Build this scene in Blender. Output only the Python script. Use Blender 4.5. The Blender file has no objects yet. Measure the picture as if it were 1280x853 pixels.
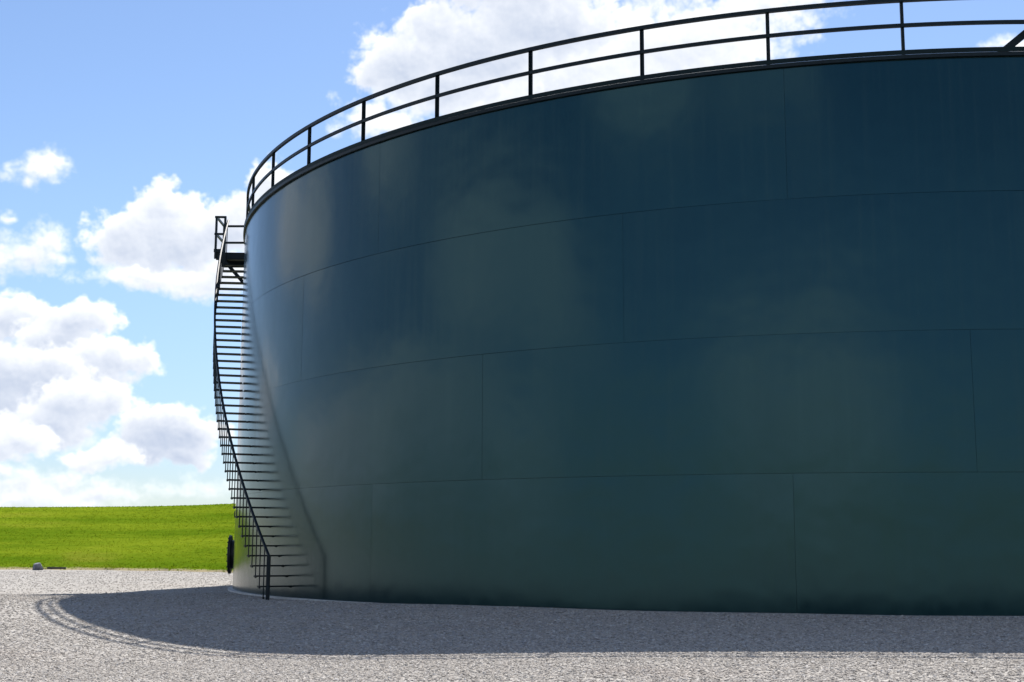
import bpy, math, random
import numpy as np
from mathutils import Vector, Matrix

R_ = math.radians
random.seed(7)
rng = np.random.default_rng(11)
scn = bpy.context.scene
COL = scn.collection

# ------------------------------------------------------------------ camera
CAM_Z = 1.18368
cam_d = bpy.data.cameras.new("camera")
cam_d.sensor_fit = 'HORIZONTAL'
cam_d.sensor_width = 36.0
cam_d.lens = 1647.16 / 1280.0 * 36.0
cam_d.clip_end = 4000.0
cam = bpy.data.objects.new("camera", cam_d)
COL.objects.link(cam)
cam.matrix_world = (Matrix.Translation((0, 0, CAM_Z)) @ Matrix.Rotation(math.pi / 2 + 0.154204, 4, 'X')
                    @ Matrix.Rotation(0.003189, 4, 'Z'))
scn.camera = cam

# ------------------------------------------------------------------ light
SUN_AZ, SUN_EL = 76.0, 51.2            # azimuth measured from +X towards +Y
SUN_DIR = Vector((math.cos(R_(SUN_AZ)) * math.cos(R_(SUN_EL)), math.sin(R_(SUN_AZ)) * math.cos(R_(SUN_EL)), math.sin(R_(SUN_EL))))
sun_d = bpy.data.lights.new("sun", 'SUN')
sun_d.energy = 5.0
sun_d.angle = R_(0.53)
sun_d.color = (1.0, 0.955, 0.89)
sun = bpy.data.objects.new("sun", sun_d)
COL.objects.link(sun)
sun.rotation_euler = SUN_DIR.to_track_quat('Z', 'Y').to_euler()
sun.location = SUN_DIR * 60

scn.view_settings.view_transform = 'Standard'
scn.view_settings.look = 'None'
scn.view_settings.gamma = 1.0
scn.view_settings.use_curve_mapping = False
scn.view_settings.exposure = 0.70
scn.cycles.use_denoising = True
scn.cycles.max_bounces = 6
scn.cycles.diffuse_bounces = 3
scn.cycles.glossy_bounces = 4
scn.cycles.sample_clamp_indirect = 8.0


# ------------------------------------------------------------------ node helpers
class NT:
    """short hand for building a node tree"""
    def __init__(self, tree):
        self.t = tree

    def n(self, typ, **kw):
        nd = self.t.nodes.new(typ)
        for k, v in kw.items():
            setattr(nd, k, v)
        return nd

    def put(self, sock, v):
        if isinstance(v, bpy.types.NodeSocket):
            self.t.links.new(v, sock)
        else:
            sock.default_value = v

    def m(self, op, a, b=None, c=None, clamp=False):
        nd = self.n('ShaderNodeMath', operation=op, use_clamp=clamp)
        self.put(nd.inputs[0], a)
        if b is not None:
            self.put(nd.inputs[1], b)
        if c is not None:
            self.put(nd.inputs[2], c)
        return nd.outputs[0]

    def v(self, op, a, b=None, scale=None):
        nd = self.n('ShaderNodeVectorMath', operation=op)
        self.put(nd.inputs[0], a)
        if b is not None:
            self.put(nd.inputs[1], b)
        if scale is not None:
            self.put(nd.inputs['Scale'], scale)
        return nd.outputs['Value'] if op in ('LENGTH', 'DISTANCE', 'DOT_PRODUCT') else nd.outputs[0]

    def sstep(self, x, lo, hi, a=0.0, b=1.0):
        nd = self.n('ShaderNodeMapRange', interpolation_type='SMOOTHSTEP')
        self.put(nd.inputs[0], x)
        for i, q in zip((1, 2, 3, 4), (lo, hi, a, b)):
            self.put(nd.inputs[i], q)
        return nd.outputs[0]

    def lin(self, x, lo, hi, a=0.0, b=1.0):
        nd = self.n('ShaderNodeMapRange')
        self.put(nd.inputs[0], x)
        for i, q in zip((1, 2, 3, 4), (lo, hi, a, b)):
            self.put(nd.inputs[i], q)
        return nd.outputs[0]

    def noise(self, vec, scale, detail=4.0, rough=0.5, dist=0.0, color=False):
        nd = self.n('ShaderNodeTexNoise')
        self.put(nd.inputs['Vector'], vec)
        self.put(nd.inputs['Scale'], scale)
        nd.inputs['Detail'].default_value = detail
        nd.inputs['Roughness'].default_value = rough
        nd.inputs['Distortion'].default_value = dist
        return nd.outputs['Color' if color else 0]

    def mix(self, f, a, b, blend='MIX'):
        nd = self.n('ShaderNodeMix', data_type='RGBA', blend_type=blend)
        self.put(nd.inputs[0], f)
        self.put(nd.inputs[6], a if isinstance(a, bpy.types.NodeSocket) else tuple(a) + (1.0,) * (4 - len(a)))
        self.put(nd.inputs[7], b if isinstance(b, bpy.types.NodeSocket) else tuple(b) + (1.0,) * (4 - len(b)))
        return nd.outputs[2]

    def ramp(self, x, stops, interp='LINEAR'):
        nd = self.n('ShaderNodeValToRGB')
        cr = nd.color_ramp
        cr.interpolation = interp
        while len(cr.elements) > 1:
            cr.elements.remove(cr.elements[-1])
        cr.elements[0].position, cr.elements[0].color = stops[0][0], tuple(stops[0][1]) + (1,)
        for p, c in stops[1:]:
            e = cr.elements.new(p)
            e.color = tuple(c) + (1,)
        self.put(nd.inputs[0], x)
        return nd.outputs[0]


# ------------------------------------------------------------------ world: sky and cumulus
# cloud masses from the farthest to the nearest: edge softness, depth of grey, puffs (azimuth, elevation, half width, half height in degrees, fullness)
CLOUDS = [
    (1.1, 0.3, [(-19.27, 1.96, 3.46, 0.52, 0.5), (-13.88, 2.3, 3.14, 0.53, 0.42), (-16.54, 3.98, 3.9, 0.46, 0.3)]),  # haze streaks on horizon
    (0.75, 0.9, [(-20.2, 2.26, 1.85, 0.97, 0.72), (-18.67, 2.45, 1.41, 0.85, 0.65), (-17.71, 1.91, 1.58, 0.52, 0.58), (-22.33, 2.54, 1.8, 1.27, 0.72), (-20.91, 2.96, 0.91, 0.58, 0.58)]),  # low bank
    (0.7, 0.9, [(-18.95, 1.9, 1.56, 0.58, 0.58), (-20.78, 1.74, 1.22, 0.45, 0.58), (-17.38, 1.72, 0.95, 0.29, 0.43)]),  # low bank front
    (0.3, 1.0, [(-20.65, 9.08, 1.31, 1.17, 1.1), (-22.23, 8.33, 1.83, 1.93, 1.2), (-19.61, 8.32, 1.26, 0.98, 0.9)]),  # pile top left
    (0.3, 1.0, [(-18.56, 9.2, 1.6, 0.99, 1.1), (-19.29, 8.17, 1.9, 1.12, 1.1), (-17.59, 9.09, 0.84, 0.6, 0.8)]),  # pile second puff
    (0.35, 1.0, [(-16.88, 7.69, 2.01, 1.0, 1.1), (-17.96, 6.91, 1.92, 1.12, 1.1), (-15.59, 7.81, 0.79, 0.6, 0.9)]),  # pile right
    (0.32, 1.3, [(-21.07, 6.77, 2.17, 1.46, 1.3), (-19.51, 6.52, 1.89, 1.57, 1.2), (-22.22, 5.75, 2.13, 1.93, 1.3)]),  # pile mid left
    (0.35, 1.0, [(-18.06, 5.75, 1.91, 1.25, 1.1), (-19.11, 4.89, 2.21, 0.98, 1.0), (-16.64, 5.97, 1.29, 0.93, 0.9), (-20.01, 4.37, 1.86, 0.78, 1.0)]),  # pile mid
    (0.35, 0.8, [(-20.63, 4.35, 1.69, 0.78, 1.0), (-21.81, 3.83, 1.51, 0.77, 1.0)]),  # pile lower left
    (0.3, 1.3, [(-14.79, 4.52, 1.97, 1.27, 1.2), (-13.65, 4.54, 1.19, 1.14, 1.0), (-15.41, 3.84, 1.63, 0.87, 1.0), (-13.77, 3.53, 1.05, 0.6, 0.8)]),  # right cumulus
    (0.45, 0.7, [(-16.84, 3.57, 1.6, 0.53, 0.9), (-17.78, 3.39, 1.01, 0.46, 0.8), (-15.88, 3.46, 0.97, 0.33, 0.7)]),  # right cumulus foot
    (0.6, 0.5, [(-20.7, 15.13, 1.14, 0.77, 0.72), (-20.09, 15.58, 0.76, 0.51, 0.6), (-20.98, 14.65, 0.56, 0.45, 0.5)]),  # wisp upper
    (0.65, 0.6, [(-20.68, 11.75, 1.64, 0.97, 0.8), (-19.78, 12.41, 0.89, 0.65, 0.6), (-21.35, 11.47, 1.24, 0.78, 0.7), (-21.45, 13.15, 0.43, 0.32, 0.45)]),  # wisp lower
    (0.55, 0.6, [(-15.7, 11.08, 2.8, 0.75, 0.8), (-13.91, 11.12, 2.36, 0.88, 0.85), (-12.58, 11.53, 2.04, 0.95, 0.8)]),  # cumulus foot
    (0.28, 0.8, [(-14.87, 14.03, 1.48, 1.13, 1.0), (-16.9, 12.7, 1.9, 1.25, 1.05), (-14.81, 12.76, 3.04, 1.47, 1.3), (-12.48, 13.2, 2.2, 1.4, 1.15), (-10.5, 15.4, 1.1, 0.9, 0.85), (-10.44, 13.8, 2.0, 1.35, 1.05)]),  # cumulus body
    (0.6, 0.4, [(21.13, 20.34, 0.7, 0.44, 0.6), (21.98, 20.08, 0.81, 0.37, 0.7), (23.06, 19.88, 1.22, 0.62, 0.8)]),  # scrap right
    (0.5, 0.42, [(-2.94, 20.35, 4.0, 2.31, 1.0), (2.14, 20.37, 5.77, 2.32, 1.2), (7.57, 21.23, 5.99, 2.28, 1.2), (11.52, 22.64, 3.13, 1.6, 1.0), (-0.03, 19.04, 4.34, 1.34, 0.9), (-5.79, 18.26, 2.15, 1.01, 0.7), (9.35, 21.15, 4.2, 1.3, 0.9), (4.74, 25.86, 9.33, 3.42, 1.3), (11.24, 24.9, 5.55, 2.79, 1.1), (13.65, 23.44, 1.72, 0.95, 0.7)]),  # bank back
    (0.3, 0.9, [(-4.94, 20.46, 2.39, 1.72, 1.1), (-3.51, 21.99, 1.82, 1.37, 1.0), (-1.5, 21.04, 3.64, 1.98, 1.3), (-6.19, 19.92, 1.22, 0.86, 0.8), (-2.94, 19.68, 2.9, 1.13, 1.0), (1.42, 22.37, 4.01, 1.96, 1.2), (-0.05, 24.65, 4.78, 2.54, 1.3)]),  # bank front
]


def vnoise(x, y, seed):
    tab = np.random.default_rng(seed).random((257, 257)).astype(np.float32)
    tab[256] = tab[0]
    tab[:, 256] = tab[:, 0]
    xi, yi = np.floor(x), np.floor(y)
    fx, fy = (x - xi).astype(np.float32), (y - yi).astype(np.float32)
    xi, yi = xi.astype(np.int64) % 256, yi.astype(np.int64) % 256
    fx, fy = fx * fx * fx * (fx * (fx * 6 - 15) + 10), fy * fy * fy * (fy * (fy * 6 - 15) + 10)
    a = tab[yi, xi] * (1 - fx) + tab[yi, xi + 1] * fx
    b = tab[yi + 1, xi] * (1 - fx) + tab[yi + 1, xi + 1] * fx
    return a * (1 - fy) + b * fy


def fbm(x, y, octs, rough, seed):
    s, a, tot, c, d = 0.0, 1.0, 0.0, 0.8, 0.6
    for k in range(octs):
        s = s + a * vnoise(x, y, seed + k)
        tot += a
        a *= rough
        x, y = 2.03 * (c * x - d * y) + 7.1, 2.03 * (d * x + c * y) + 3.7
    return s / tot - 0.5


def puffs(x, y, seed):
    """rounded cauliflower cells, 1 at a cell's middle"""
    r = np.random.default_rng(seed)
    jx, jy = r.random((64, 64)).astype(np.float32), r.random((64, 64)).astype(np.float32)
    xi, yi = np.floor(x).astype(np.int64), np.floor(y).astype(np.int64)
    best = np.full(x.shape, 9.0, np.float32)
    for dy in (-1, 0, 1):
        for dx in (-1, 0, 1):
            cx, cy = xi + dx, yi + dy
            d2 = (cx + jx[cy % 64, cx % 64] - x) ** 2 + (cy + jy[cy % 64, cx % 64] - y) ** 2
            best = np.minimum(best, d2.astype(np.float32))
    return 1.0 - np.clip(best, 0, 1.0)


def smax(a, b, k):
    h = np.clip(0.5 + 0.5 * (a - b) / k, 0, 1)
    return b + (a - b) * h + k * h * (1 - h)


def sst(x, a, b):
    t = np.clip((x - a) / (b - a), 0, 1)
    return t * t * (3 - 2 * t)


def cloud_density(P, T, blobs, sd):
    wx = 1.1 * fbm(P * .5, T * .5, 3, .5, 10 + sd) + .5 * fbm(P * 1.9, T * 1.9, 3, .55, 20 + sd)
    wy = .7 * fbm(P * .5, T * .5, 3, .5, 30 + sd) + .4 * fbm(P * 1.9, T * 1.9, 3, .55, 40 + sd)
    acc = None
    for a, e, rx, ry, w in blobs:
        dy = (T + wy - e) / (ry * .99)
        dy = np.where(dy < 0, dy * 1.12, dy)
        b = w * (1 - np.sqrt(((P + wx - a) / (rx * .99)) ** 2 + dy ** 2))
        acc = b if acc is None else smax(acc, b, .16)
    acc = np.maximum(acc, -1.2)
    ux, uy = P + wx * .35, T + wy * .35
    pf = .5 * puffs(ux * .9, uy * 1.0, 3 + sd) + .32 * puffs(ux * 2.0, uy * 2.2, 4 + sd) + .2 * puffs(ux * 4.3, uy * 4.6, 5 + sd) + .1 * puffs(ux * 9, uy * 9.4, 6 + sd)
    return acc + .62 * (pf - .74) + .72 * fbm(P * 1.1, T * 1.3, 7, .56, 50 + sd)


def shade_clouds(D, light_dx, light_dy, steps, edge, grey):
    """alpha and brightness: light falls in from the sun's side and is lost on its way through the cloud"""
    A = sst(D, -.05, edge + .1)
    M = np.clip(D + .03, 0, 1.3)
    tau = np.zeros_like(D)
    H, Wd = D.shape
    for s in steps:
        oy, ox = int(round(light_dy * s)), int(round(light_dx * s))
        sh = np.zeros_like(D)
        y0, y1 = max(0, -oy), min(H, H - oy)
        x0, x1 = max(0, -ox), min(Wd, Wd - ox)
        sh[y0:y1, x0:x1] = M[y0 + oy:y1 + oy, x0 + ox:x1 + ox]
        tau += sh
    tau /= len(steps)
    oy, ox = int(round(light_dy * 5)), int(round(light_dx * 5))
    rel = np.zeros_like(D)
    rel[:H - oy, :Wd - ox] = D[:H - oy, :Wd - ox] - D[oy:, ox:]
    lit = np.exp(-2.7 * grey * tau) * .62 + np.exp(-1.25 * grey * M) * .38
    lit = np.clip(lit + 0.22 * np.clip(rel * 1.6, -.5, .5), 0, 1.1)
    return A, lit
def paint_clouds(P, T, step, masses):
    A = np.zeros(P.shape, np.float32)
    L = np.ones(P.shape, np.float32)
    k = .035 / step
    for n, (edge, grey, blobs) in enumerate(masses):
        c0 = min(b[0] - b[2] for b in blobs) - 2.2
        c1 = max(b[0] + b[2] for b in blobs) + 2.2
        r0 = min(b[1] - b[3] for b in blobs) - 1.8
        r1 = max(b[1] + b[3] for b in blobs) + 3.0
        x0, x1 = np.searchsorted(P[0], (c0, c1))
        y0, y1 = np.searchsorted(T[:, 0], (r0, r1))
        if x1 - x0 < 4 or y1 - y0 < 4:
            continue
        D = cloud_density(P[y0:y1, x0:x1], T[y0:y1, x0:x1], blobs, 100 * n)
        a, l = shade_clouds(D, .42 * k, .9 * k, [4, 9, 15, 22, 30, 40], edge, grey)
        sa, sl = A[y0:y1, x0:x1], L[y0:y1, x0:x1]
        sl[:] = (l * a + sl * sa * (1 - a)) / np.maximum(a + sa * (1 - a), 1e-4)
        sa[:] = a + sa * (1 - a)
    return A, L


def dome_clouds():
    """fair-weather cumulus over the rest of the dome, scattered like those in view"""
    r = random.Random(21)
    out = []
    while len(out) < 50:
        a = r.uniform(34, 326)
        e = 3 + 46 * r.random() ** 1.6
        w = r.uniform(8, 21) * (0.6 + e / 60)
        hgt = w * r.uniform(.22, .38)
        if a - w / math.cos(R_(e)) < 28 or a + w / math.cos(R_(e)) > 332:
            continue
        bl = []
        for q in range(r.randint(4, 8)):
            f = r.uniform(-1, 1)
            bl.append((a + f * w * .62 / math.cos(R_(e)), e + r.uniform(-.3, .5) * hgt * (1 - abs(f)), w * r.uniform(.3, .55) / math.cos(R_(e)), hgt * r.uniform(.45, .8), r.uniform(.8, 1.3)))
        out.append((r.uniform(.28, .5), r.uniform(.35, .8), bl))
    out.sort(key=lambda c: -c[2][0][1])
    return out


def cloud_image(name, p0, p1, t0, t1, step, masses):
    P, T = np.meshgrid(np.arange(p0, p1, step, dtype=np.float32), np.arange(t0, t1, step, dtype=np.float32))
    A, L = paint_clouds(P, T, step, masses)
    px = np.ones(P.shape + (4,), np.float32)
    px[..., 0], px[..., 1], px[..., 2] = L, A, 0
    im = bpy.data.images.new(name, P.shape[1], P.shape[0], alpha=False, float_buffer=True)
    im.colorspace_settings.name = 'Non-Color'
    im.pixels.foreach_set(px.ravel())
    im.update()
    im.pack()
    return im


SKY_STRENGTH, SKY_TINT = 0.085, (0.965, 1.0, 1.09)
LOW_SKY = (0.56, 0.60, 0.70)            # dimming multiplied into the sky colour towards the horizon
CLOUD_WHITE, CLOUD_GREY = (9.8, 9.75, 9.6), (4.2, 4.8, 6.0)
world = bpy.data.worlds.new("World")
scn.world = world
world.use_nodes = True
wt = world.node_tree
wt.nodes.clear()
W = NT(wt)
sky = W.n('ShaderNodeTexSky', sky_type='NISHITA')
sky.sun_disc = False
sky.sun_elevation = R_(SUN_EL)
sky.sun_rotation = R_(90.0 - SUN_AZ)
sky.altitude = 100.0
sky.air_density = 1.0
sky.dust_density = 0.15
sky.ozone_density = 1.7
tc = W.n('ShaderNodeTexCoord')
dirv = W.v('NORMALIZE', tc.outputs['Generated'])
sepd = W.n('ShaderNodeSeparateXYZ')
W.put(sepd.inputs[0], dirv)
phi = W.m('MULTIPLY', W.m('ARCTAN2', sepd.outputs[0], sepd.outputs[1]), 57.29578)
tht = W.m('MULTIPLY', W.m('ARCSINE', sepd.outputs[2]), 57.29578)


def cloud_lookup(im, u, v):
    cb = W.n('ShaderNodeCombineXYZ')
    W.put(cb.inputs[0], u)
    W.put(cb.inputs[1], v)
    nd = W.n('ShaderNodeTexImage', image=im, interpolation='Cubic', extension='CLIP')
    W.put(nd.inputs[0], cb.outputs[0])
    sc_ = W.n('ShaderNodeSeparateColor')
    W.put(sc_.inputs[0], nd.outputs[0])
    return sc_.outputs[0], sc_.outputs[1]


im_front = cloud_image("clouds_ahead", -30, 30, -2, 33, .035, CLOUDS)
im_dome = cloud_image("clouds_dome", 0, 360, 0, 90, .15, dome_clouds())
lf, af = cloud_lookup(im_front, W.lin(phi, -30, 30), W.lin(tht, -2, 33))
ld, ad = cloud_lookup(im_dome, W.m('FRACT', W.m('ADD', W.m('DIVIDE', phi, 360.0), 1.0)), W.m('DIVIDE', tht, 90.0))
sky_col = W.mix(1.0, sky.outputs[0], SKY_TINT, 'MULTIPLY')
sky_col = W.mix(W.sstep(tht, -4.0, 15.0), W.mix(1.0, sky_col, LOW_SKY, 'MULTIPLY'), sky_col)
c_ = W.mix(ad, sky_col, W.mix(ld, CLOUD_GREY, CLOUD_WHITE))
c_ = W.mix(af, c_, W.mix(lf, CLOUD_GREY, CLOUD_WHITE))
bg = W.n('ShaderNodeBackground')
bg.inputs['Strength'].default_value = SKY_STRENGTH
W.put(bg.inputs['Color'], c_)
wo = W.n('ShaderNodeOutputWorld')
wt.links.new(bg.outputs[0], wo.inputs[0])
world.cycles.sampling_method = 'MANUAL'
world.cycles.sample_map_resolution = 1024


# ------------------------------------------------------------------ materials
def mat(name):
    m = bpy.data.materials.new(name)
    m.use_nodes = True
    m.node_tree.nodes.clear()
    N = NT(m.node_tree)
    b = N.n('ShaderNodeBsdfPrincipled')
    o = N.n('ShaderNodeOutputMaterial')
    m.node_tree.links.new(b.outputs[0], o.inputs[0])
    return m, N, b


def bump(N, b, h, strength, dist):
    nd = N.n('ShaderNodeBump')
    nd.inputs['Strength'].default_value = strength
    nd.inputs['Distance'].default_value = dist
    N.put(nd.inputs['Height'], h)
    N.t.links.new(nd.outputs[0], b.inputs['Normal'])


def tank_paint():
    m, N, b = mat("teal_tank_paint")
    tcn = N.n('ShaderNodeTexCoord')
    oi = N.n('ShaderNodeObjectInfo')
    off = N.n('ShaderNodeCombineXYZ')
    N.put(off.inputs[0], N.m('MULTIPLY', oi.outputs['Random'], 40.0))
    N.put(off.inputs[2], N.m('MULTIPLY', oi.outputs['Random'], 17.0))
    P = N.v('ADD', tcn.outputs['Object'], off.outputs[0])
    streak = N.noise(N.v('MULTIPLY', P, (9.0, 9.0, 0.22)), 1.0, 5.0, 0.62)
    broad = N.noise(N.v('MULTIPLY', P, (0.7, 0.7, 0.35)), 1.0, 3.0, 0.5)
    fine = N.noise(N.v('MULTIPLY', P, (46.0, 46.0, 1.2)), 1.0, 3.0, 0.6)
    base = N.mix(N.sstep(broad, 0.3, 0.7), (0.0001, 0.0105, 0.0140), (0.0004, 0.0125, 0.0152))
    base = N.mix(N.m('MULTIPLY', N.sstep(streak, 0.48, 0.78), 0.7), base, (0.0075, 0.0200, 0.0215))
    base = N.mix(N.m('MULTIPLY', oi.outputs['Random'], 0.3), base, (0.001, 0.0075, 0.0110))
    N.put(b.inputs['Base Color'], base)
    ro = N.m('ADD', N.m('MULTIPLY', streak, 0.10), N.m('MULTIPLY_ADD', broad, 0.06, 0.066))
    ro = N.m('MULTIPLY_ADD', fine, 0.04, ro)
    N.put(b.inputs['Roughness'], ro)
    b.inputs['IOR'].default_value = 1.5
    b.inputs['Specular IOR Level'].default_value = 0.70
    b.inputs['Specular Tint'].default_value = (.42, .85, .955, 1)
    wave = N.noise(P, 0.9, 2.0, 0.5)
    h = N.m('ADD', N.m('MULTIPLY', fine, 0.03), wave)
    bump(N, b, h, 0.5, 0.022)
    return m


def simple(name, col, rough, metal=0.0, var=0.25, scale=14.0, bm=0.0, spec=0.5):
    m, N, b = mat(name)
    tcn = N.n('ShaderNodeTexCoord')
    n1 = N.noise(tcn.outputs['Object'], scale, 5.0, 0.6)
    N.put(b.inputs['Base Color'], N.mix(N.sstep(n1, 0.3, 0.72), tuple(c * (1 - var) for c in col), tuple(c * (1 + var) for c in col)))
    N.put(b.inputs['Roughness'], N.lin(n1, 0.3, 0.7, rough - 0.08, rough + 0.1))
    b.inputs['Metallic'].default_value = metal
    b.inputs['Specular IOR Level'].default_value = spec
    if bm:
        bump(N, b, n1, 0.5, bm)
    return m


M_TANK = tank_paint()
M_SEAM = simple("weld_seam_paint", (0.007, 0.026, 0.03), 0.55)
M_STEEL = simple("teal_railing_paint", (0.0035, 0.0095, 0.014), 0.42, var=0.3, spec=0.22)
M_TREAD = simple("teal_tread_paint", (0.003, 0.008, 0.011), 0.6, var=0.3, spec=0.2)
M_CONC = simple("pale_concrete", (0.46, 0.45, 0.43), 0.85, var=0.15, scale=6.0, bm=0.004)
M_RIM = simple("teal_rim_paint", (0.004, 0.013, 0.017), 0.6, var=0.2, spec=0.15)
M_BLACK = simple("black_coating", (0.012, 0.012, 0.013), 0.5)
M_ROCK = simple("grey_rock", (0.16, 0.165, 0.19), 0.85, var=0.35, scale=7.0, bm=0.03)
M_WOOD = simple("dark_wet_timber", (0.035, 0.032, 0.03), 0.7, var=0.4, scale=5.0)


def gravel_ground_mat():
    m, N, b = mat("gravel_bed")
    tcn = N.n('ShaderNodeTexCoord')
    P = tcn.outputs['Object']
    vo = N.n('ShaderNodeTexVoronoi', feature='F1')
    N.put(vo.inputs['Vector'], P)
    vo.inputs['Scale'].default_value = 26.0
    vo2 = N.n('ShaderNodeTexVoronoi', feature='F1')
    N.put(vo2.inputs['Vector'], P)
    vo2.inputs['Scale'].default_value = 9.0
    sx = N.n('ShaderNodeSeparateColor')
    N.put(sx.inputs[0], vo.outputs['Color'])
    sx2 = N.n('ShaderNodeSeparateColor')
    N.put(sx2.inputs[0], vo2.outputs['Color'])
    c1 = N.ramp(sx.outputs[0], [(0.0, (0.17, 0.157, 0.142)), (0.2, (0.255, 0.237, 0.215)), (0.55, (0.315, 0.292, 0.265)), (0.85, (0.375, 0.352, 0.322)), (1.0, (0.47, 0.45, 0.42))])
    c2 = N.ramp(sx2.outputs[1], [(0.0, (0.2, 0.19, 0.18)), (0.5, (0.34, 0.32, 0.295)), (1.0, (0.46, 0.44, 0.41))])
    c = N.mix(0.3, c1, c2)
    big = N.noise(P, 0.22, 4.0, 0.55)
    c = N.mix(N.m('MULTIPLY', N.sstep(big, 0.5, 0.75), 0.45), c, (0.31, 0.26, 0.225))
    N.put(b.inputs['Base Color'], c)
    b.inputs['Roughness'].default_value = 0.95
    b.inputs['Specular IOR Level'].default_value = 0.2
    h = N.m('SUBTRACT', N.m('MULTIPLY', N.m('SUBTRACT', 1.0, vo.outputs['Distance']), 1.0), N.m('MULTIPLY', vo2.outputs['Distance'], 0.8))
    bump(N, b, h, 0.7, 0.009)
    return m


def stone_mat():
    m, N, b = mat("crushed_limestone")
    oi = N.n('ShaderNodeObjectInfo')
    tcn = N.n('ShaderNodeTexCoord')
    c = N.ramp(oi.outputs['Random'], [(0.0, (0.16, 0.145, 0.13)), (0.08, (0.25, 0.226, 0.20)), (0.3, (0.33, 0.298, 0.262)), (0.5, (0.385, 0.348, 0.306)),
                                      (0.7, (0.38, 0.35, 0.31)), (0.87, (0.44, 0.41, 0.37)), (1.0, (0.54, 0.51, 0.475))])
    geo = N.n('ShaderNodeNewGeometry')
    n1 = N.noise(geo.outputs['Position'], 40.0, 3.0, 0.6)
    c = N.mix(N.sstep(n1, 0.3, 0.75, 0.0, 0.35), c, (0.25, 0.235, 0.22))
    big = N.noise(geo.outputs['Position'], 0.22, 4.0, 0.55)
    c = N.mix(N.m('MULTIPLY', N.sstep(big, 0.5, 0.75), 0.4), c, (0.30, 0.25, 0.215))
    N.put(b.inputs['Base Color'], c)
    b.inputs['Roughness'].default_value = 0.9
    b.inputs['Specular IOR Level'].default_value = 0.25
    return m


def turf_mat():
    m, N, b = mat("mown_turf")
    geo = N.n('ShaderNodeNewGeometry')
    P = geo.outputs['Position']
    ed = N.n('ShaderNodeAttribute', attribute_name="edge")
    rows = N.noise(N.v('MULTIPLY', P, (0.045, 0.0, 1.5)), 1.0, 6.0, 0.7)
    blot = N.noise(N.v('MULTIPLY', P, (0.13, 0.0, 1.1)), 1.0, 4.0, 0.55)
    fine = N.noise(N.v('MULTIPLY', P, (1.3, 2.0, 9.0)), 1.0, 5.0, 0.68)
    c = N.mix(N.sstep(rows, 0.35, 0.65), (0.080, 0.140, 0.006), (0.168, 0.220, 0.013))
    c = N.mix(N.sstep(fine, 0.42, 0.8, 0.0, 0.45), c, (0.06, 0.11, 0.004))
    c = N.mix(N.sstep(blot, 0.56, 0.76, 0.0, 0.6), c, (0.20, 0.205, 0.025))
    dry = N.m('MULTIPLY', N.sstep(N.m('ADD', ed.outputs['Fac'], N.m('MULTIPLY', N.m('SUBTRACT', fine, 0.5), 0.9)), 0.35, 0.75), 1.0)
    c = N.mix(dry, c, (0.30, 0.25, 0.15))
    N.put(b.inputs['Base Color'], c)
    b.inputs['Roughness'].default_value = 0.9
    b.inputs['Specular IOR Level'].default_value = 0.0
    bump(N, b, fine, 0.6, 0.06)
    return m


def blade_mat():
    m, N, b = mat("grass_blades")
    geo = N.n('ShaderNodeNewGeometry')
    P = geo.outputs['Position']
    rows = N.noise(N.v('MULTIPLY', P, (0.045, 0.0, 1.5)), 1.0, 6.0, 0.7)
    blot = N.noise(N.v('MULTIPLY', P, (0.13, 0.0, 1.1)), 1.0, 4.0, 0.55)
    c = N.mix(N.sstep(rows, 0.35, 0.65), (0.072, 0.135, 0.006), (0.150, 0.205, 0.012))
    c = N.mix(N.sstep(blot, 0.56, 0.76, 0.0, 0.6), c, (0.19, 0.20, 0.02))
    c = N.mix(N.m('MULTIPLY', geo.outputs['Random Per Island'], 0.4), c, (0.15, 0.18, 0.012))
    N.put(b.inputs['Base Color'], c)
    b.inputs['Roughness'].default_value = 0.7
    b.inputs['Specular IOR Level'].default_value = 0.0
    tl = N.n('ShaderNodeBsdfTranslucent')
    N.put(tl.inputs['Color'], N.mix(1.0, c, (1.25, 1.2, .5), 'MULTIPLY'))
    mx = N.n('ShaderNodeMixShader')
    mx.inputs[0].default_value = 0.55
    out = [n for n in m.node_tree.nodes if n.type == 'OUTPUT_MATERIAL'][0]
    m.node_tree.links.new(b.outputs[0], mx.inputs[1])
    m.node_tree.links.new(tl.outputs[0], mx.inputs[2])
    m.node_tree.links.new(mx.outputs[0], out.inputs[0])
    return m


M_BED, M_STONE, M_TURF, M_BLADE = gravel_ground_mat(), stone_mat(), turf_mat(), blade_mat()


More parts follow.
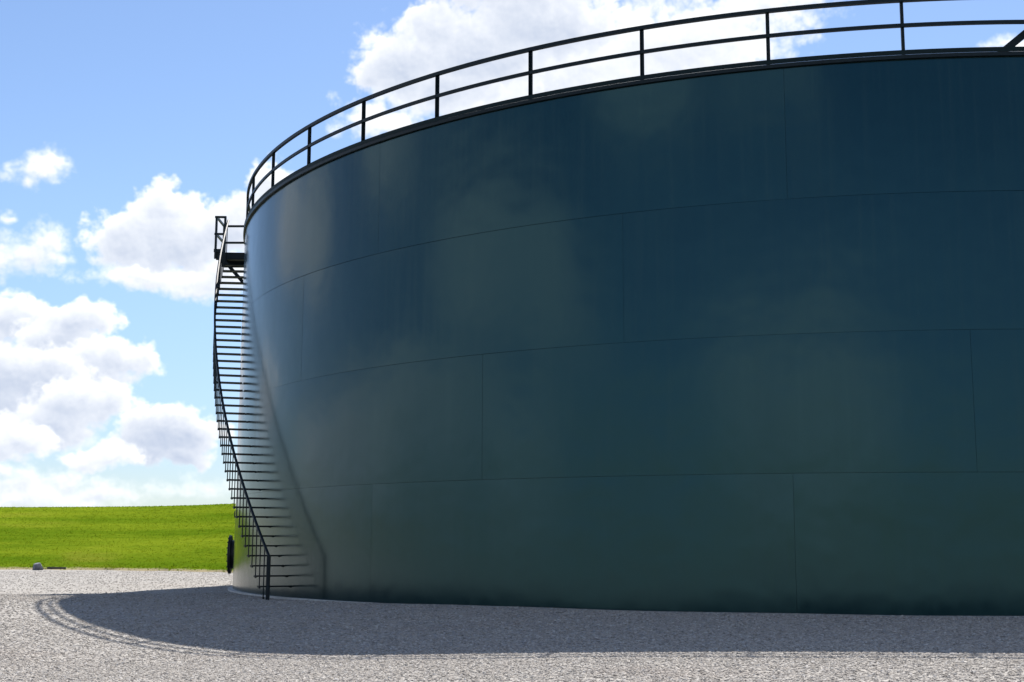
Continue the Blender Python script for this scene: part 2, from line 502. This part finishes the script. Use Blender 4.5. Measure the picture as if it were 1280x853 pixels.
# ------------------------------------------------------------------ mesh helpers
class MB:
    """collects shapes for one mesh"""
    def __init__(self):
        self.v, self.f = [], []

    def add(self, vs, fs):
        o = len(self.v)
        self.v += [tuple(x) for x in vs]
        self.f += [tuple(i + o for i in q) for q in fs]
        return self

    def box(self, lo, hi, M=None):
        x0, y0, z0 = lo
        x1, y1, z1 = hi
        vs = [Vector(p) for p in ((x0, y0, z0), (x1, y0, z0), (x1, y1, z0), (x0, y1, z0), (x0, y0, z1), (x1, y0, z1), (x1, y1, z1), (x0, y1, z1))]
        if M is not None:
            vs = [M @ p for p in vs]
        return self.add(vs, [(0, 3, 2, 1), (4, 5, 6, 7), (0, 1, 5, 4), (1, 2, 6, 5), (2, 3, 7, 6), (3, 0, 4, 7)])

    def bar(self, a, b, w, h=None, sides=4, up=(0, 0, 1)):
        """straight bar from a to b; w x h section or round with more sides"""
        a, b = Vector(a), Vector(b)
        h = h or w
        d = (b - a).normalized()
        u = Vector(up)
        if abs(d.dot(u)) > 0.98:
            u = Vector((0, 1, 0))
        s = d.cross(u).normalized()
        t = s.cross(d).normalized()
        vs = []
        for p in (a, b):
            for k in range(sides):
                an = 2 * math.pi * (k + 0.5) / sides
                kx = 0.5 / math.cos(math.pi / 4) if sides == 4 else 0.5
                vs.append(p + s * (math.cos(an) * w * kx) + t * (math.sin(an) * h * kx))
        fs = [tuple(range(sides))[::-1], tuple(range(sides, 2 * sides))]
        for k in range(sides):
            k2 = (k + 1) % sides
            fs.append((k, k2, sides + k2, sides + k))
        return self.add(vs, fs)

    def sweep(self, pts, w, h, sides=4, closed=False, frame=None):
        """bar bent along points; frame(i) gives (side, up)"""
        n = len(pts)
        vs, fs = [], []
        kx = 0.5 / math.cos(math.pi / 4) if sides == 4 else 0.5
        for i, p in enumerate(pts):
            s, t = frame(i)
            for k in range(sides):
                an = 2 * math.pi * (k + 0.5) / sides
                vs.append(Vector(p) + s * (math.cos(an) * w * kx) + t * (math.sin(an) * h * kx))
        m = n if closed else n - 1
        for i in range(m):
            j = (i + 1) % n
            for k in range(sides):
                k2 = (k + 1) % sides
                fs.append((i * sides + k, i * sides + k2, j * sides + k2, j * sides + k))
        if not closed:
            fs.append(tuple(range(sides))[::-1])
            fs.append(tuple(range((n - 1) * sides, n * sides)))
        return self.add(vs, fs)

    def ring(self, r0, r1, z0, z1, n=360):
        """closed ring of rectangular section round the origin"""
        vs, fs = [], []
        for i in range(n):
            a = 2 * math.pi * i / n
            c, s = math.cos(a), math.sin(a)
            vs += [(r0 * c, r0 * s, z0), (r1 * c, r1 * s, z0), (r1 * c, r1 * s, z1), (r0 * c, r0 * s, z1)]
        for i in range(n):
            j = (i + 1) % n
            for k in range(4):
                k2 = (k + 1) % 4
                fs.append((i * 4 + k, j * 4 + k, j * 4 + k2, i * 4 + k2))
        return self.add(vs, fs)

    def disc_stack(self, prof, M, n=24):
        """lathe round local x: prof = [(x, r), ...]"""
        vs, fs = [], []
        for x, r in prof:
            for k in range(n):
                a = 2 * math.pi * k / n
                vs.append(M @ Vector((x, r * math.cos(a), r * math.sin(a))))
        for i in range(len(prof) - 1):
            for k in range(n):
                k2 = (k + 1) % n
                fs.append((i * n + k, i * n + k2, (i + 1) * n + k2, (i + 1) * n + k))
        fs.append(tuple(range(n))[::-1])
        fs.append(tuple(range((len(prof) - 1) * n, len(prof) * n)))
        return self.add(vs, fs)

    def mesh(self, name, m, smooth=False):
        me = bpy.data.meshes.new(name)
        me.from_pydata(self.v, [], self.f)
        me.materials.append(m)
        if smooth:
            me.shade_smooth()
            me.set_sharp_from_angle(angle=R_(35))
        me.update()
        return me


def link(name, data, parent=None, loc=(0, 0, 0), rz=0.0):
    o = bpy.data.objects.new(name, data)
    COL.objects.link(o)
    o.location = loc
    o.rotation_euler = (0, 0, rz)
    if parent is not None:
        o.parent = parent
    return o


def tag(o, label=None, category=None, group=None, kind=None):
    for k, v in (("label", label), ("category", category), ("group", group), ("kind", kind)):
        if v:
            o[k] = v
    return o


# ------------------------------------------------------------------ the lie of the land
TX, TY, TR = 9.5311, 39.6377, 17.40
COURSE = 2.44
# heights of the gravel where the shadow edges of the tank and its rails were seen to fall
F, PITCH, ROLL = 1647.16, 0.154204, 0.003189


def ray(x, y):
    X, Y = x - 640.0, y - 426.5
    c, s = math.cos(ROLL), math.sin(ROLL)
    u, v = c * X + s * Y, -s * X + c * Y
    return np.array([u / F, math.cos(PITCH) + v / F * math.sin(PITCH), math.sin(PITCH) - v / F * math.cos(PITCH)])


def edge_hit(q, zt, rad):
    d = ray(*q)
    s = np.array([SUN_DIR.x, SUN_DIR.y]) / SUN_DIR.z
    A = d[:2] - s * d[2]
    B = -np.array([TX, TY]) + s * (zt - CAM_Z)
    a, b, c = A @ A, 2 * A @ B, B @ B - rad * rad
    D = b * b - 4 * a * c
    if D < 0:
        return None
    t = (-b - math.sqrt(D)) / (2 * a)
    return np.array([0, 0, CAM_Z]) + d * t


ZE, ZR = 9.94, 10.93
samples = []
for q in [(74, 754.6), (88, 770), (120, 783.4), (159, 795), (206, 803.8), (268, 810.8), (315, 816), (400, 819), (520, 820),
          (640, 816), (760, 816), (900, 816), (1000, 816), (1100, 816), (1230, 816)]:
    h = edge_hit(q, ZE, TR)
    if h is not None:
        samples.append(h)
for q in [(60, 772), (120, 796), (176, 810), (257.5, 819.4), (307, 823.3)]:
    h = edge_hit(q, ZR, TR)
    if h is not None:
        samples.append(h)
last = samples[14] if len(samples) > 14 else samples[-1]
for dx in (2.5, 5, 8, 11):
    samples.append(np.array([last[0] + dx, last[1], last[2]]))
for a in range(0, 360, 6):
    for dr in (0.2, 2.0):
        samples.append(np.array([TX + (TR + dr) * math.cos(R_(a)), TY + (TR + dr) * math.sin(R_(a)), 0.055 if 224 < a < 300 and dr < 1 else 0.0]))
for x in (-30, -24, -18, -13):
    for y in (34, 42, 50, 58):
        samples.append(np.array([x, y, 0.0]))
for x in (-12, -8, -4, 0, 4, 8, 12):
    samples.append(np.array([x, 6.0, -0.22]))
    samples.append(np.array([x, 0.0, -0.30]))
SP = np.array(samples)
SIG = 4.0


def kern(A, B):
    d2 = ((A[:, None, :] - B[None, :, :]) ** 2).sum(-1)
    return np.exp(-d2 / (2 * SIG * SIG))


KM = kern(SP[:, :2], SP[:, :2])
COEF = np.linalg.solve(KM + np.eye(len(SP)) * 0.02, SP[:, 2])


def gz(x, y):
    x, y = np.atleast_1d(np.asarray(x, float)), np.atleast_1d(np.asarray(y, float))
    out = np.zeros(x.size)
    P = np.stack([x.ravel(), y.ravel()], -1)
    for i in range(0, len(P), 20000):
        out[i:i + 20000] = kern(P[i:i + 20000], SP[:, :2]) @ COEF
    out += 0.006 * np.sin(P[:, 0] * 1.7 + 1.3 * np.sin(P[:, 1] * 1.1)) * np.cos(P[:, 1] * 1.3 + P[:, 0] * .4)
    return out.reshape(x.shape)


def foot_base(x):
    x = np.asarray(x, float)
    y = np.where(x < -12, 57.6 + 6.3 * (1 - np.exp(-np.maximum(-12 - x, 0) / 5.0)), 57.6 - 0.02 * np.maximum(x + 12, 0))
    return y + 1.6 * np.maximum(-36 - x, 0)


def foot_wave(x):
    return 0.22 * np.sin(x * 1.9) + 0.15 * np.sin(x * 4.3 + 1)


def foot_y(x, t=0.0):
    return foot_base(x) + foot_wave(np.asarray(x, float)) * np.exp(-np.maximum(t, 0) / 0.03)


# ground: one sheet to the horizon, just under the gravel and the turf
g = MB()
g.add([(-2500, -2500, -0.75), (2500, -2500, -0.75), (2500, 2500, -0.75), (-2500, 2500, -0.75)], [(0, 1, 2, 3)])
tag(link("ground", g.mesh("ground", M_TURF)), kind="structure")

# gravel yard
xs = np.concatenate([np.linspace(-150, -34, 40)[:-1], np.arange(-34, 34.01, 0.3), np.linspace(34, 90, 30)[1:]])
ys = np.concatenate([np.linspace(-60, -4, 30)[:-1], np.arange(-4, 66.01, 0.3), np.linspace(66, 180, 24)[1:]])
GX, GY = np.meshgrid(xs, ys)
GZ = gz(GX.ravel(), GY.ravel()).reshape(GX.shape)
nx, ny = len(xs), len(ys)
idx = np.arange(nx * ny).reshape(ny, nx)
quads = np.stack([idx[:-1, :-1], idx[:-1, 1:], idx[1:, 1:], idx[1:, :-1]], -1).reshape(-1, 4)
me = bpy.data.meshes.new("gravel_yard")
me.from_pydata(np.stack([GX, GY, GZ], -1).reshape(-1, 3).tolist(), [], quads.tolist())
me.materials.append(M_BED)
me.shade_smooth()
tag(link("gravel_yard", me), kind="structure")

# loose crushed stone: points carrying a stone each
pts, scl = [], []
HALF = R_(33)
for r0, r1, dn, s0, s1 in [(6.5, 11, 380, .016, .036), (11, 17, 1150, .008, .024), (17, 24, 520, .011, .029), (24, 34, 220, .012, .03), (34, 64, 42, .012, .03)]:
    area = HALF * (r1 * r1 - r0 * r0)
    n = int(area * dn)
    r = np.sqrt(rng.uniform(r0 * r0, r1 * r1, n))
    a = rng.uniform(-HALF, HALF, n)
    x, y = r * np.sin(a), r * np.cos(a)
    s = s0 + (s1 - s0) * rng.random(n) ** 2.2
    rt = np.hypot(x - TX, y - TY)
    keep = (rt > TR + 0.17) & (y < foot_y(x) - 0.1 + 0.5 * rng.random(n) ** 3)
    pts.append(np.stack([x, y], -1)[keep])
    scl.append(s[keep])
PT, SC = np.concatenate(pts), np.concatenate(scl)
PZ = gz(PT[:, 0], PT[:, 1]) + SC * 0.12
me = bpy.data.meshes.new("gravel")
me.vertices.add(len(PT))
me.vertices.foreach_set("co", np.concatenate([PT, PZ[:, None]], 1).astype(np.float32).ravel())
at = me.attributes.new("size", 'FLOAT', 'POINT')
at.data.foreach_set("value", SC.astype(np.float32))
me.materials.append(M_STONE)
gravel = tag(link("gravel", me), "loose pale grey crushed stone covering the yard", "gravel", kind="stuff")
ng = bpy.data.node_groups.new("scatter_stones", 'GeometryNodeTree')
ng.interface.new_socket("Geometry", in_out='INPUT', socket_type='NodeSocketGeometry')
ng.interface.new_socket("Geometry", in_out='OUTPUT', socket_type='NodeSocketGeometry')
G = NT(ng)
gi, go = G.n('NodeGroupInput'), G.n('NodeGroupOutput')
join = G.n('GeometryNodeGeometryToInstance')
for k in range(4):
    ico = G.n('GeometryNodeMeshIcoSphere')
    ico.inputs['Radius'].default_value = 1.0
    ico.inputs['Subdivisions'].default_value = 1
    sp_ = G.n('GeometryNodeSetPosition')
    ng.links.new(ico.outputs[0], sp_.inputs[0])
    rv = G.n('FunctionNodeRandomValue', data_type='FLOAT_VECTOR')
    rv.inputs[0].default_value = (-.34, -.34, -.34)
    rv.inputs[1].default_value = (.34, .34, .34)
    rv.inputs['Seed'].default_value = 5 + k
    ng.links.new(rv.outputs[0], sp_.inputs['Offset'])
    tr = G.n('GeometryNodeTransform')
    ng.links.new(sp_.outputs[0], tr.inputs[0])
    tr.inputs['Scale'].default_value = [(1, .8, .32), (1.1, .8, .40), (.95, .85, .35), (1.25, .75, .3)][k]
    sm = G.n('GeometryNodeSetMaterial')
    sm.inputs['Material'].default_value = M_STONE
    ng.links.new(tr.outputs[0], sm.inputs[0])
    ng.links.new(sm.outputs[0], join.inputs[0])
m2p = G.n('GeometryNodeMeshToPoints')
ng.links.new(gi.outputs[0], m2p.inputs[0])
iop = G.n('GeometryNodeInstanceOnPoints')
ng.links.new(m2p.outputs[0], iop.inputs['Points'])
ng.links.new(join.outputs[0], iop.inputs['Instance'])
iop.inputs['Pick Instance'].default_value = True
ri = G.n('FunctionNodeRandomValue', data_type='INT')
ri.inputs[4].default_value = 0
ri.inputs[5].default_value = 3
ng.links.new(ri.outputs[2], iop.inputs['Instance Index'])
rr = G.n('FunctionNodeRandomValue', data_type='FLOAT_VECTOR')
rr.inputs[0].default_value = (-.35, -.35, 0)
rr.inputs[1].default_value = (.35, .35, 6.283)
ng.links.new(rr.outputs[0], iop.inputs['Rotation'])
na = G.n('GeometryNodeInputNamedAttribute', data_type='FLOAT')
na.inputs[0].default_value = "size"
ng.links.new(na.outputs[0], iop.inputs['Scale'])
ng.links.new(iop.outputs[0], go.inputs[0])
md = gravel.modifiers.new("scatter", 'NODES')
md.node_group = ng

# grass bank behind the yard
RUN, TOPZ = 13.2, 3.3
bx = np.concatenate([np.linspace(-170, -45, 26)[:-1], np.arange(-45, 10, 0.25), np.linspace(10, 170, 60)])
bt = np.concatenate([np.linspace(-0.03, 0.06, 7), np.linspace(0.08, 0.92, 40), np.linspace(0.94, 1.12, 12), [1.3, 1.6, 1.8, 2.0, 2.6, 3.2]])


def bank_z(t, x):
    t = np.asarray(t, float)
    z = TOPZ * np.clip(t, -0.05, 1.0)
    z = np.where(t > 0.9, TOPZ * (0.9 + 0.1 * np.sin(np.clip((t - 0.9) / 0.16, 0, 1) * math.pi / 2)), z)
    z = np.where(t > 1.8, TOPZ * (1.0 - (t - 1.8) / 1.1), z)
    z = z * (1 + 0.0045 * (np.clip(x, -60, 15) + 29.6)) + 0.05 * np.sin(x * 0.23 + t * 3) * np.clip(t * 3, 0, 1)
    return np.maximum(z, -0.9)


BX, BT = np.meshgrid(bx, bt)
BY = foot_y(BX, BT) + BT * RUN
BZ = bank_z(BT, BX)
nx, ny = len(bx), len(bt)
idx = np.arange(nx * ny).reshape(ny, nx)
quads = np.stack([idx[:-1, :-1], idx[:-1, 1:], idx[1:, 1:], idx[1:, :-1]], -1).reshape(-1, 4)
me = bpy.data.meshes.new("grass_bank")
me.from_pydata(np.stack([BX, BY, BZ], -1).reshape(-1, 3).tolist(), [], quads.tolist())
ea = me.attributes.new("edge", 'FLOAT', 'POINT')
ea.data.foreach_set("value", np.clip(1.0 - BT.ravel() / 0.06, 0, 1).astype(np.float32))
me.materials.append(M_TURF)
me.shade_smooth()
tag(link("grass_bank", me), kind="structure")

# grass blades on the part of the bank in view
n = 40000
x = rng.uniform(-42, -4, n)
t = np.where(rng.random(n) < 0.03, rng.uniform(0.0, 0.05, n), rng.uniform(0.028, 1.05, n))
y = foot_y(x, t) + t * RUN
z = bank_z(t, x)
hgt = rng.uniform(0.015, 0.042, n) * np.where(t < 0.07, 1.5, 1.0)
ang = rng.uniform(0, 2 * math.pi, n)
wid = rng.uniform(0.02, 0.05, n)
dx, dy = np.cos(ang) * wid, np.sin(ang) * wid
lx, ly = rng.normal(0, 0.035, n), rng.normal(0, 0.035, n)
V = np.empty((n, 3, 3))
V[:, 0] = np.stack([x - dx, y - dy, z - 0.01], -1)
V[:, 1] = np.stack([x + dx, y + dy, z - 0.01], -1)
V[:, 2] = np.stack([x + lx, y + ly, z + hgt], -1)
me = bpy.data.meshes.new("grass")
me.from_pydata(V.reshape(-1, 3).tolist(), [], np.arange(n * 3).reshape(-1, 3).tolist())
me.materials.append(M_BLADE)
tag(link("grass", me), "short mown bright green grass on the long bank", "grass", kind="stuff")

# ------------------------------------------------------------------ the tank
tank = link("storage_tank", None, loc=(TX, TY, 0))
tag(tank, "huge round dark teal steel storage tank with railing and spiral stair", "storage tank")


def pol(r, deg, z):
    a = R_(deg)
    return Vector((r * math.cos(a), r * math.sin(a), z))


# concrete foundation
link("foundation_ring", MB().ring(TR - 0.4, TR + 0.13, -0.5, 0.03, 240).mesh("foundation_ring", M_CONC, True), tank)

# backing behind the joints
m = MB()
nb = 240
vs = [pol(TR - 0.03, 360 * i / nb, z) for z in (0.03, 4 * COURSE + .03) for i in range(nb)]
m.add(vs, [(i, (i + 1) % nb, nb + (i + 1) % nb, nb + i) for i in range(nb)])
link("seam_backing", m.mesh("seam_backing", M_SEAM, True), tank)


def plate_mesh(var):
    """one rolled steel plate, 30 degrees by one course, with turned edges; slightly flat towards its vertical joints"""
    rr_ = random.Random(100 + var)
    nu, nv = 44, 9
    gap_a = math.degrees(0.0022 / TR)
    gap_z = 0.003
    k1, k2, k3 = rr_.uniform(-1, 1), rr_.uniform(-1, 1), rr_.uniform(.4, 1)
    vs, fs = [], []
    us = [0.0, .004, .01, .02, .032] + list(np.linspace(.05, .95, nu - 10)) + [.968, .98, .99, .996, 1.0]
    nu = len(us)
    for j in range(nv):
        v = j / (nv - 1)
        for u in us:
            e = min(u, 1 - u) * 9.11
            r = TR - 0.006 * k3 * math.exp(-e / 0.35) + 0.010 * k1 * math.sin(math.pi * u) * math.cos(math.pi * v) + 0.009 * k2 * math.sin(2 * math.pi * u) * math.sin(math.pi * v)
            r -= 0.0015 * math.exp(-min(v, 1 - v) * 2.44 / 0.1)
            vs.append(pol(r, gap_a + (30 - 2 * gap_a) * u, gap_z + (COURSE - 2 * gap_z) * v))
    for j in range(nv - 1):
        for i in range(nu - 1):
            a = j * nu + i
            fs.append((a, a + 1, a + nu + 1, a + nu))
    # turned edges
    per = [i for i in range(nu)] + [j * nu + nu - 1 for j in range(1, nv)] + [(nv - 1) * nu + i for i in range(nu - 2, -1, -1)] + [j * nu for j in range(nv - 2, 0, -1)]
    o = len(vs)
    for i in per:
        p = vs[i]
        s = (TR - 0.04) / math.hypot(p.x, p.y)
        vs += [p.copy(), Vector((p.x * s, p.y * s, p.z))]
    n_ = len(per)
    for k in range(n_):
        k2 = (k + 1) % n_
        fs.append((o + 2 * k, o + 2 * k + 1, o + 2 * k2 + 1, o + 2 * k2))
    mb = MB()
    mb.add(vs, fs)
    me = mb.mesh("plate", M_TANK)
    me.shade_smooth()
    return me


PLATES = [plate_mesh(k) for k in range(5)]
for c in range(4):
    start = 194.45 + 10.05 * c
    for k in range(12):
        link("plate", PLATES[(k * 3 + c * 2) % 5], tank, (0, 0, c * COURSE), R_(start + 30 * k))

# roof, curb angle and toe board
m = MB()
nr = 120
vs = [pol(TR - 0.02, 360 * i / nr, 9.80) for i in range(nr)] + [Vector((0, 0, 10.75))]
m.add(vs, [(i, (i + 1) % nr, nr) for i in range(nr)])
link("roof", m.mesh("roof", M_STEEL), tank)
link("curb_angle", MB().ring(TR - 0.03, TR + 0.05, 9.772, 9.838, 360).mesh("curb_angle", M_STEEL, True), tank)
rail = link("guardrail", None, tank)
link("toe_board", MB().ring(TR + 0.03, TR + 0.045, 9.847, 9.93, 360).mesh("toe_board", M_RIM, True), rail)
RP = 17.36


def hoop(z, w, h, name):
    pts_ = [pol(RP, i, z) for i in range(0, 360)]
    fr = lambda i: (pol(1, i, 0), Vector((0, 0, 1)))
    link(name, MB().sweep(pts_, w, h, 4, True, fr).mesh(name, M_STEEL, True), rail)


hoop(10.90, .07, .072, "top_rail")
hoop(10.42, .05, .066, "mid_rail")
pm = MB()
pm.box((-.032, -.032, 9.80), (-.024, .032, 10.865))
pm.box((-.024, -.032, 9.80), (.032, -.024, 10.865))
pm.box((-.05, -.05, 9.79), (.05, .05, 9.80))
pm = pm.mesh("post", M_STEEL)
for k in range(46):
    th = 238.07 + 360 / 46 * (k - 4)
    link("post", pm, rail, pol(RP, th, 0), R_(th))

# spiral stair
ST0, DTH, Z0, RISE, RO = 213.6913, 0.733772, 0.2925, 0.223059, 18.1413
NT_ = 43
stair = link("staircase", None, tank)
tag(stair, "spiral stair with open treads curving up the tank side")
tm = MB()
tm.box((TR + .015, -.105, -.026), (RO, .105, 0.0))
tm.box((TR + .015, -.105, -.036), (RO, -.097, -.026))
tm = tm.mesh("tread", M_TREAD)
bkm = MB()
bkm.add([(TR, -.02, -.027), (TR + .06, -.02, -.027), (TR, -.02, -.05), (TR, .02, -.027), (TR + .06, .02, -.027), (TR, .02, -.05)],
        [(0, 1, 2), (3, 5, 4), (0, 3, 4, 1), (1, 4, 5, 2), (2, 5, 3, 0)])
bkm = bkm.mesh("bracket", M_STEEL)
RH = 1.10
lean = math.degrees(0.0)
blm = MB()
blm.bar((RO, 0, -.05), (RO, 0, RH - .01), .026, .026, 6)
blm.bar((RO - .02, 0, -.03), (RO + .012, 0, -.03), .05, .05, 4)
blm = blm.mesh("baluster", M_STEEL)
for i in range(-1, NT_):
    th, z = ST0 - DTH * i, Z0 + RISE * i
    if i >= 0:
        link("tread", tm, stair, (0, 0, z), R_(th))
        link("bracket", bkm, stair, (0, 0, z), R_(th))
    link("baluster", blm, stair, (0, 0, z), R_(th))


def helix(t0, t1, dz, r, step=.5):
    n_ = int((t1 - t0) / step) + 1
    return [(ST0 - DTH * (t0 + (t1 - t0) * k / (n_ - 1)), r, Z0 + RISE * (t0 + (t1 - t0) * k / (n_ - 1)) + dz) for k in range(n_)]


hp = helix(-2.0, 42.6, RH, RO)
pts_ = [pol(r, a, z) for a, r, z in hp]


def hframe(i):
    rad = pol(1, hp[i][0], 0)
    tan = (pts_[min(i + 1, len(pts_) - 1)] - pts_[max(i - 1, 0)]).normalized()
    return rad, rad.cross(tan).normalized()


link("handrail", MB().sweep(pts_, .065, .065, 6, False, hframe).mesh("handrail", M_STEEL, True), stair)
m = MB()
m.bar(pol(RO, ST0 + 2 * DTH, -.05), pol(RO, ST0 + 2 * DTH, Z0 - 2 * RISE + RH + .02), .075, .075, 4)
link("newel_post", m.mesh("newel_post", M_STEEL), stair)

# landing at the top of the stair
land = link("platform", None, tank)
tag(land, "small railed landing at the top of the stair")
PZ, PA0, PA1, PR = 9.87, 182.9, 179.3, 18.47
m = MB()
na_ = 9
for (r0, r1, z0, z1) in [(TR + .02, PR, PZ - .025, PZ)]:
    vs, fs = [], []
    for k in range(na_):
        a = PA0 + (PA1 - PA0) * k / (na_ - 1)
        vs += [pol(r0, a, z0), pol(r1, a, z0), pol(r1, a, z1), pol(r0, a, z1)]
    for k in range(na_ - 1):
        for q in range(4):
            q2 = (q + 1) % 4
            fs.append((k * 4 + q, k * 4 + q2, (k + 1) * 4 + q2, (k + 1) * 4 + q))
    fs += [(3, 2, 1, 0), tuple((na_ - 1) * 4 + q for q in range(4))]
    m.add(vs, fs)
link("deck", m.mesh("deck", M_TREAD), land)
for a, nm in ((PA0 - .12, "edge_beam"), (PA1 + .12, "edge_beam")):
    m = MB()
    m.bar(pol(TR + .02, a, PZ - .13), pol(PR - .02, a, PZ - .13), .05, .2)
    link(nm, m.mesh(nm, M_STEEL), land)
m = MB()
m.bar(pol(PR - .03, PA0, PZ - .09), pol(PR - .03, PA1, PZ - .09), .03, .16)
link("fascia", m.mesh("fascia", M_STEEL), land)
for a in (PA0 - .35, PA1 + .3):
    m = MB()
    m.bar(pol(PR - .22, a, PZ - .2), pol(TR + .03, a, PZ - 1.12), .1, .1)
    link("brace", m.mesh("brace", M_STEEL), land)
    m = MB()
    m.box((TR - .005, -.09, PZ - 1.22), (TR + .03, .09, PZ - 1.02))
    link("pad_plate", m.mesh("pad_plate", M_STEEL), land, rz=R_(a))
for r, a in ((PR, PA0), (PR - .26, PA0), (PR, PA1), (TR + .12, PA1)):
    m = MB()
    m.bar(pol(r, a, PZ - .2), pol(r, a, PZ + 1.1), .062, .062)
    link("post", m.mesh("post", M_STEEL), land)
for z, nm in ((PZ + 1.085, "top_rail"), (PZ + .56, "mid_rail"), (PZ + .05, "toe_board")):
    w = .06 if nm != "toe_board" else .1
    for p0, p1 in (((PR, PA0), (PR, PA1)), ((PR + .05, PA0), (PR - .29, PA0)), ((PR, PA1), (TR + .03, PA1))):
        m = MB()
        m.bar(pol(p0[0], p0[1], z), pol(p1[0], p1[1], z), .04 if nm == "toe_board" else .055, w)
        link(nm, m.mesh(nm, M_STEEL), land)

# round manway and a small nozzle low on the far left side
mw = link("manway", None, tank)
tag(mw, "black round bolted access cover low on the tank side")
A = 186.4
X = Matrix.Rotation(R_(A), 4, 'Z') @ Matrix.Translation((TR, 0, .92))
link("neck", MB().disc_stack([(-.05, .40), (.14, .40)], X, 32).mesh("neck", M_BLACK, True), mw)
link("flange", MB().disc_stack([(.14, .53), (.175, .53)], X, 32).mesh("flange", M_BLACK, True), mw)
cv = link("cover", MB().disc_stack([(.178, .54), (.205, .54), (.212, .5), (.22, .2)], X, 32).mesh("cover", M_BLACK, True), mw)
for k in range(16):
    a = 2 * math.pi * k / 16
    B_ = X @ Matrix.Translation((.2, .475 * math.cos(a), .475 * math.sin(a)))
    link("bolt", MB().disc_stack([(0, .022), (.035, .022)], B_, 6).mesh("bolt", M_BLACK), mw)
nz = link("nozzle", None, tank)
X = Matrix.Rotation(R_(185.2), 4, 'Z') @ Matrix.Translation((TR, 0, 2.05))
link("pipe", MB().disc_stack([(-.05, .05), (.10, .05)], X, 20).mesh("pipe", M_STEEL, True), nz)
link("flange", MB().disc_stack([(.10, .10), (.13, .10), (.135, .08)], X, 20).mesh("flange", M_BLACK, True), nz)

# roof stair at the right: a sloping stringer rising from behind the toe board to a frame
fr_ = link("roof_frame", None, tank)
tag(fr_, "sloping dark steel member rising from the tank rim")
b0 = pol(17.1, 266.75, 9.83)
dirr = (pol(17.1, 272.0, 9.83) - b0).normalized()
top_ = b0 + dirr * 2.6 + Vector((0, 0, 2.1))
m = MB()
m.bar(b0 + Vector((0, 0, -.05)), top_, .07, .13)
link("stringer", m.mesh("stringer", M_STEEL), fr_)
m = MB()
m.bar(top_ + Vector((0, 0, .04)), top_ + dirr * 1.6 + Vector((0, 0, .04)), .06, .13)
link("head_beam", m.mesh("head_beam", M_STEEL), fr_)
m = MB()
p0 = top_ + dirr * 1.5
m.bar(Vector((p0.x, p0.y, 9.8)), Vector((p0.x, p0.y, top_.z - .025)), .07, .07)
link("leg", m.mesh("leg", M_STEEL), fr_)


# ------------------------------------------------------------------ small things at the foot of the bank
def rock_mesh(name, sx, sy, sz, seed, material):
    import bmesh
    bm = bmesh.new()
    bmesh.ops.create_icosphere(bm, subdivisions=3, radius=1.0)
    r = random.Random(seed)
    planes = [(Vector((r.gauss(0, 1), r.gauss(0, 1), r.gauss(0, 1))).normalized(), r.uniform(.42, .8)) for _ in range(14)]
    for v in bm.verts:
        for nrm, d in planes:
            e = v.co.dot(nrm) - d
            if e > 0:
                v.co -= nrm * e
        v.co *= 1 + r.uniform(-.02, .02)
        v.co = Vector((v.co.x * sx, v.co.y * sy, v.co.z * sz))
    me = bpy.data.meshes.new(name)
    bm.to_mesh(me)
    bm.free()
    me.materials.append(material)
    return me


fy = float(foot_y(-22.0))
rk = link("rock", rock_mesh("rock", .34, .26, .34, 5, M_ROCK), loc=(-21.9, 61.9, .15))
tag(rk, "grey boulder lying at the foot of the grass bank", "rock")
pk = MB()
pk.box((-.42, -.06, 0.0), (.42, .06, .09))
pk.box((-.36, -.075, .012), (-.3, .075, .1))
pl = link("timber_block", pk.mesh("timber_block", M_WOOD), loc=(-21.15, 62.2, .05), rz=.12)
tag(pl, "short dark timber lying right of the grey boulder", "timber")
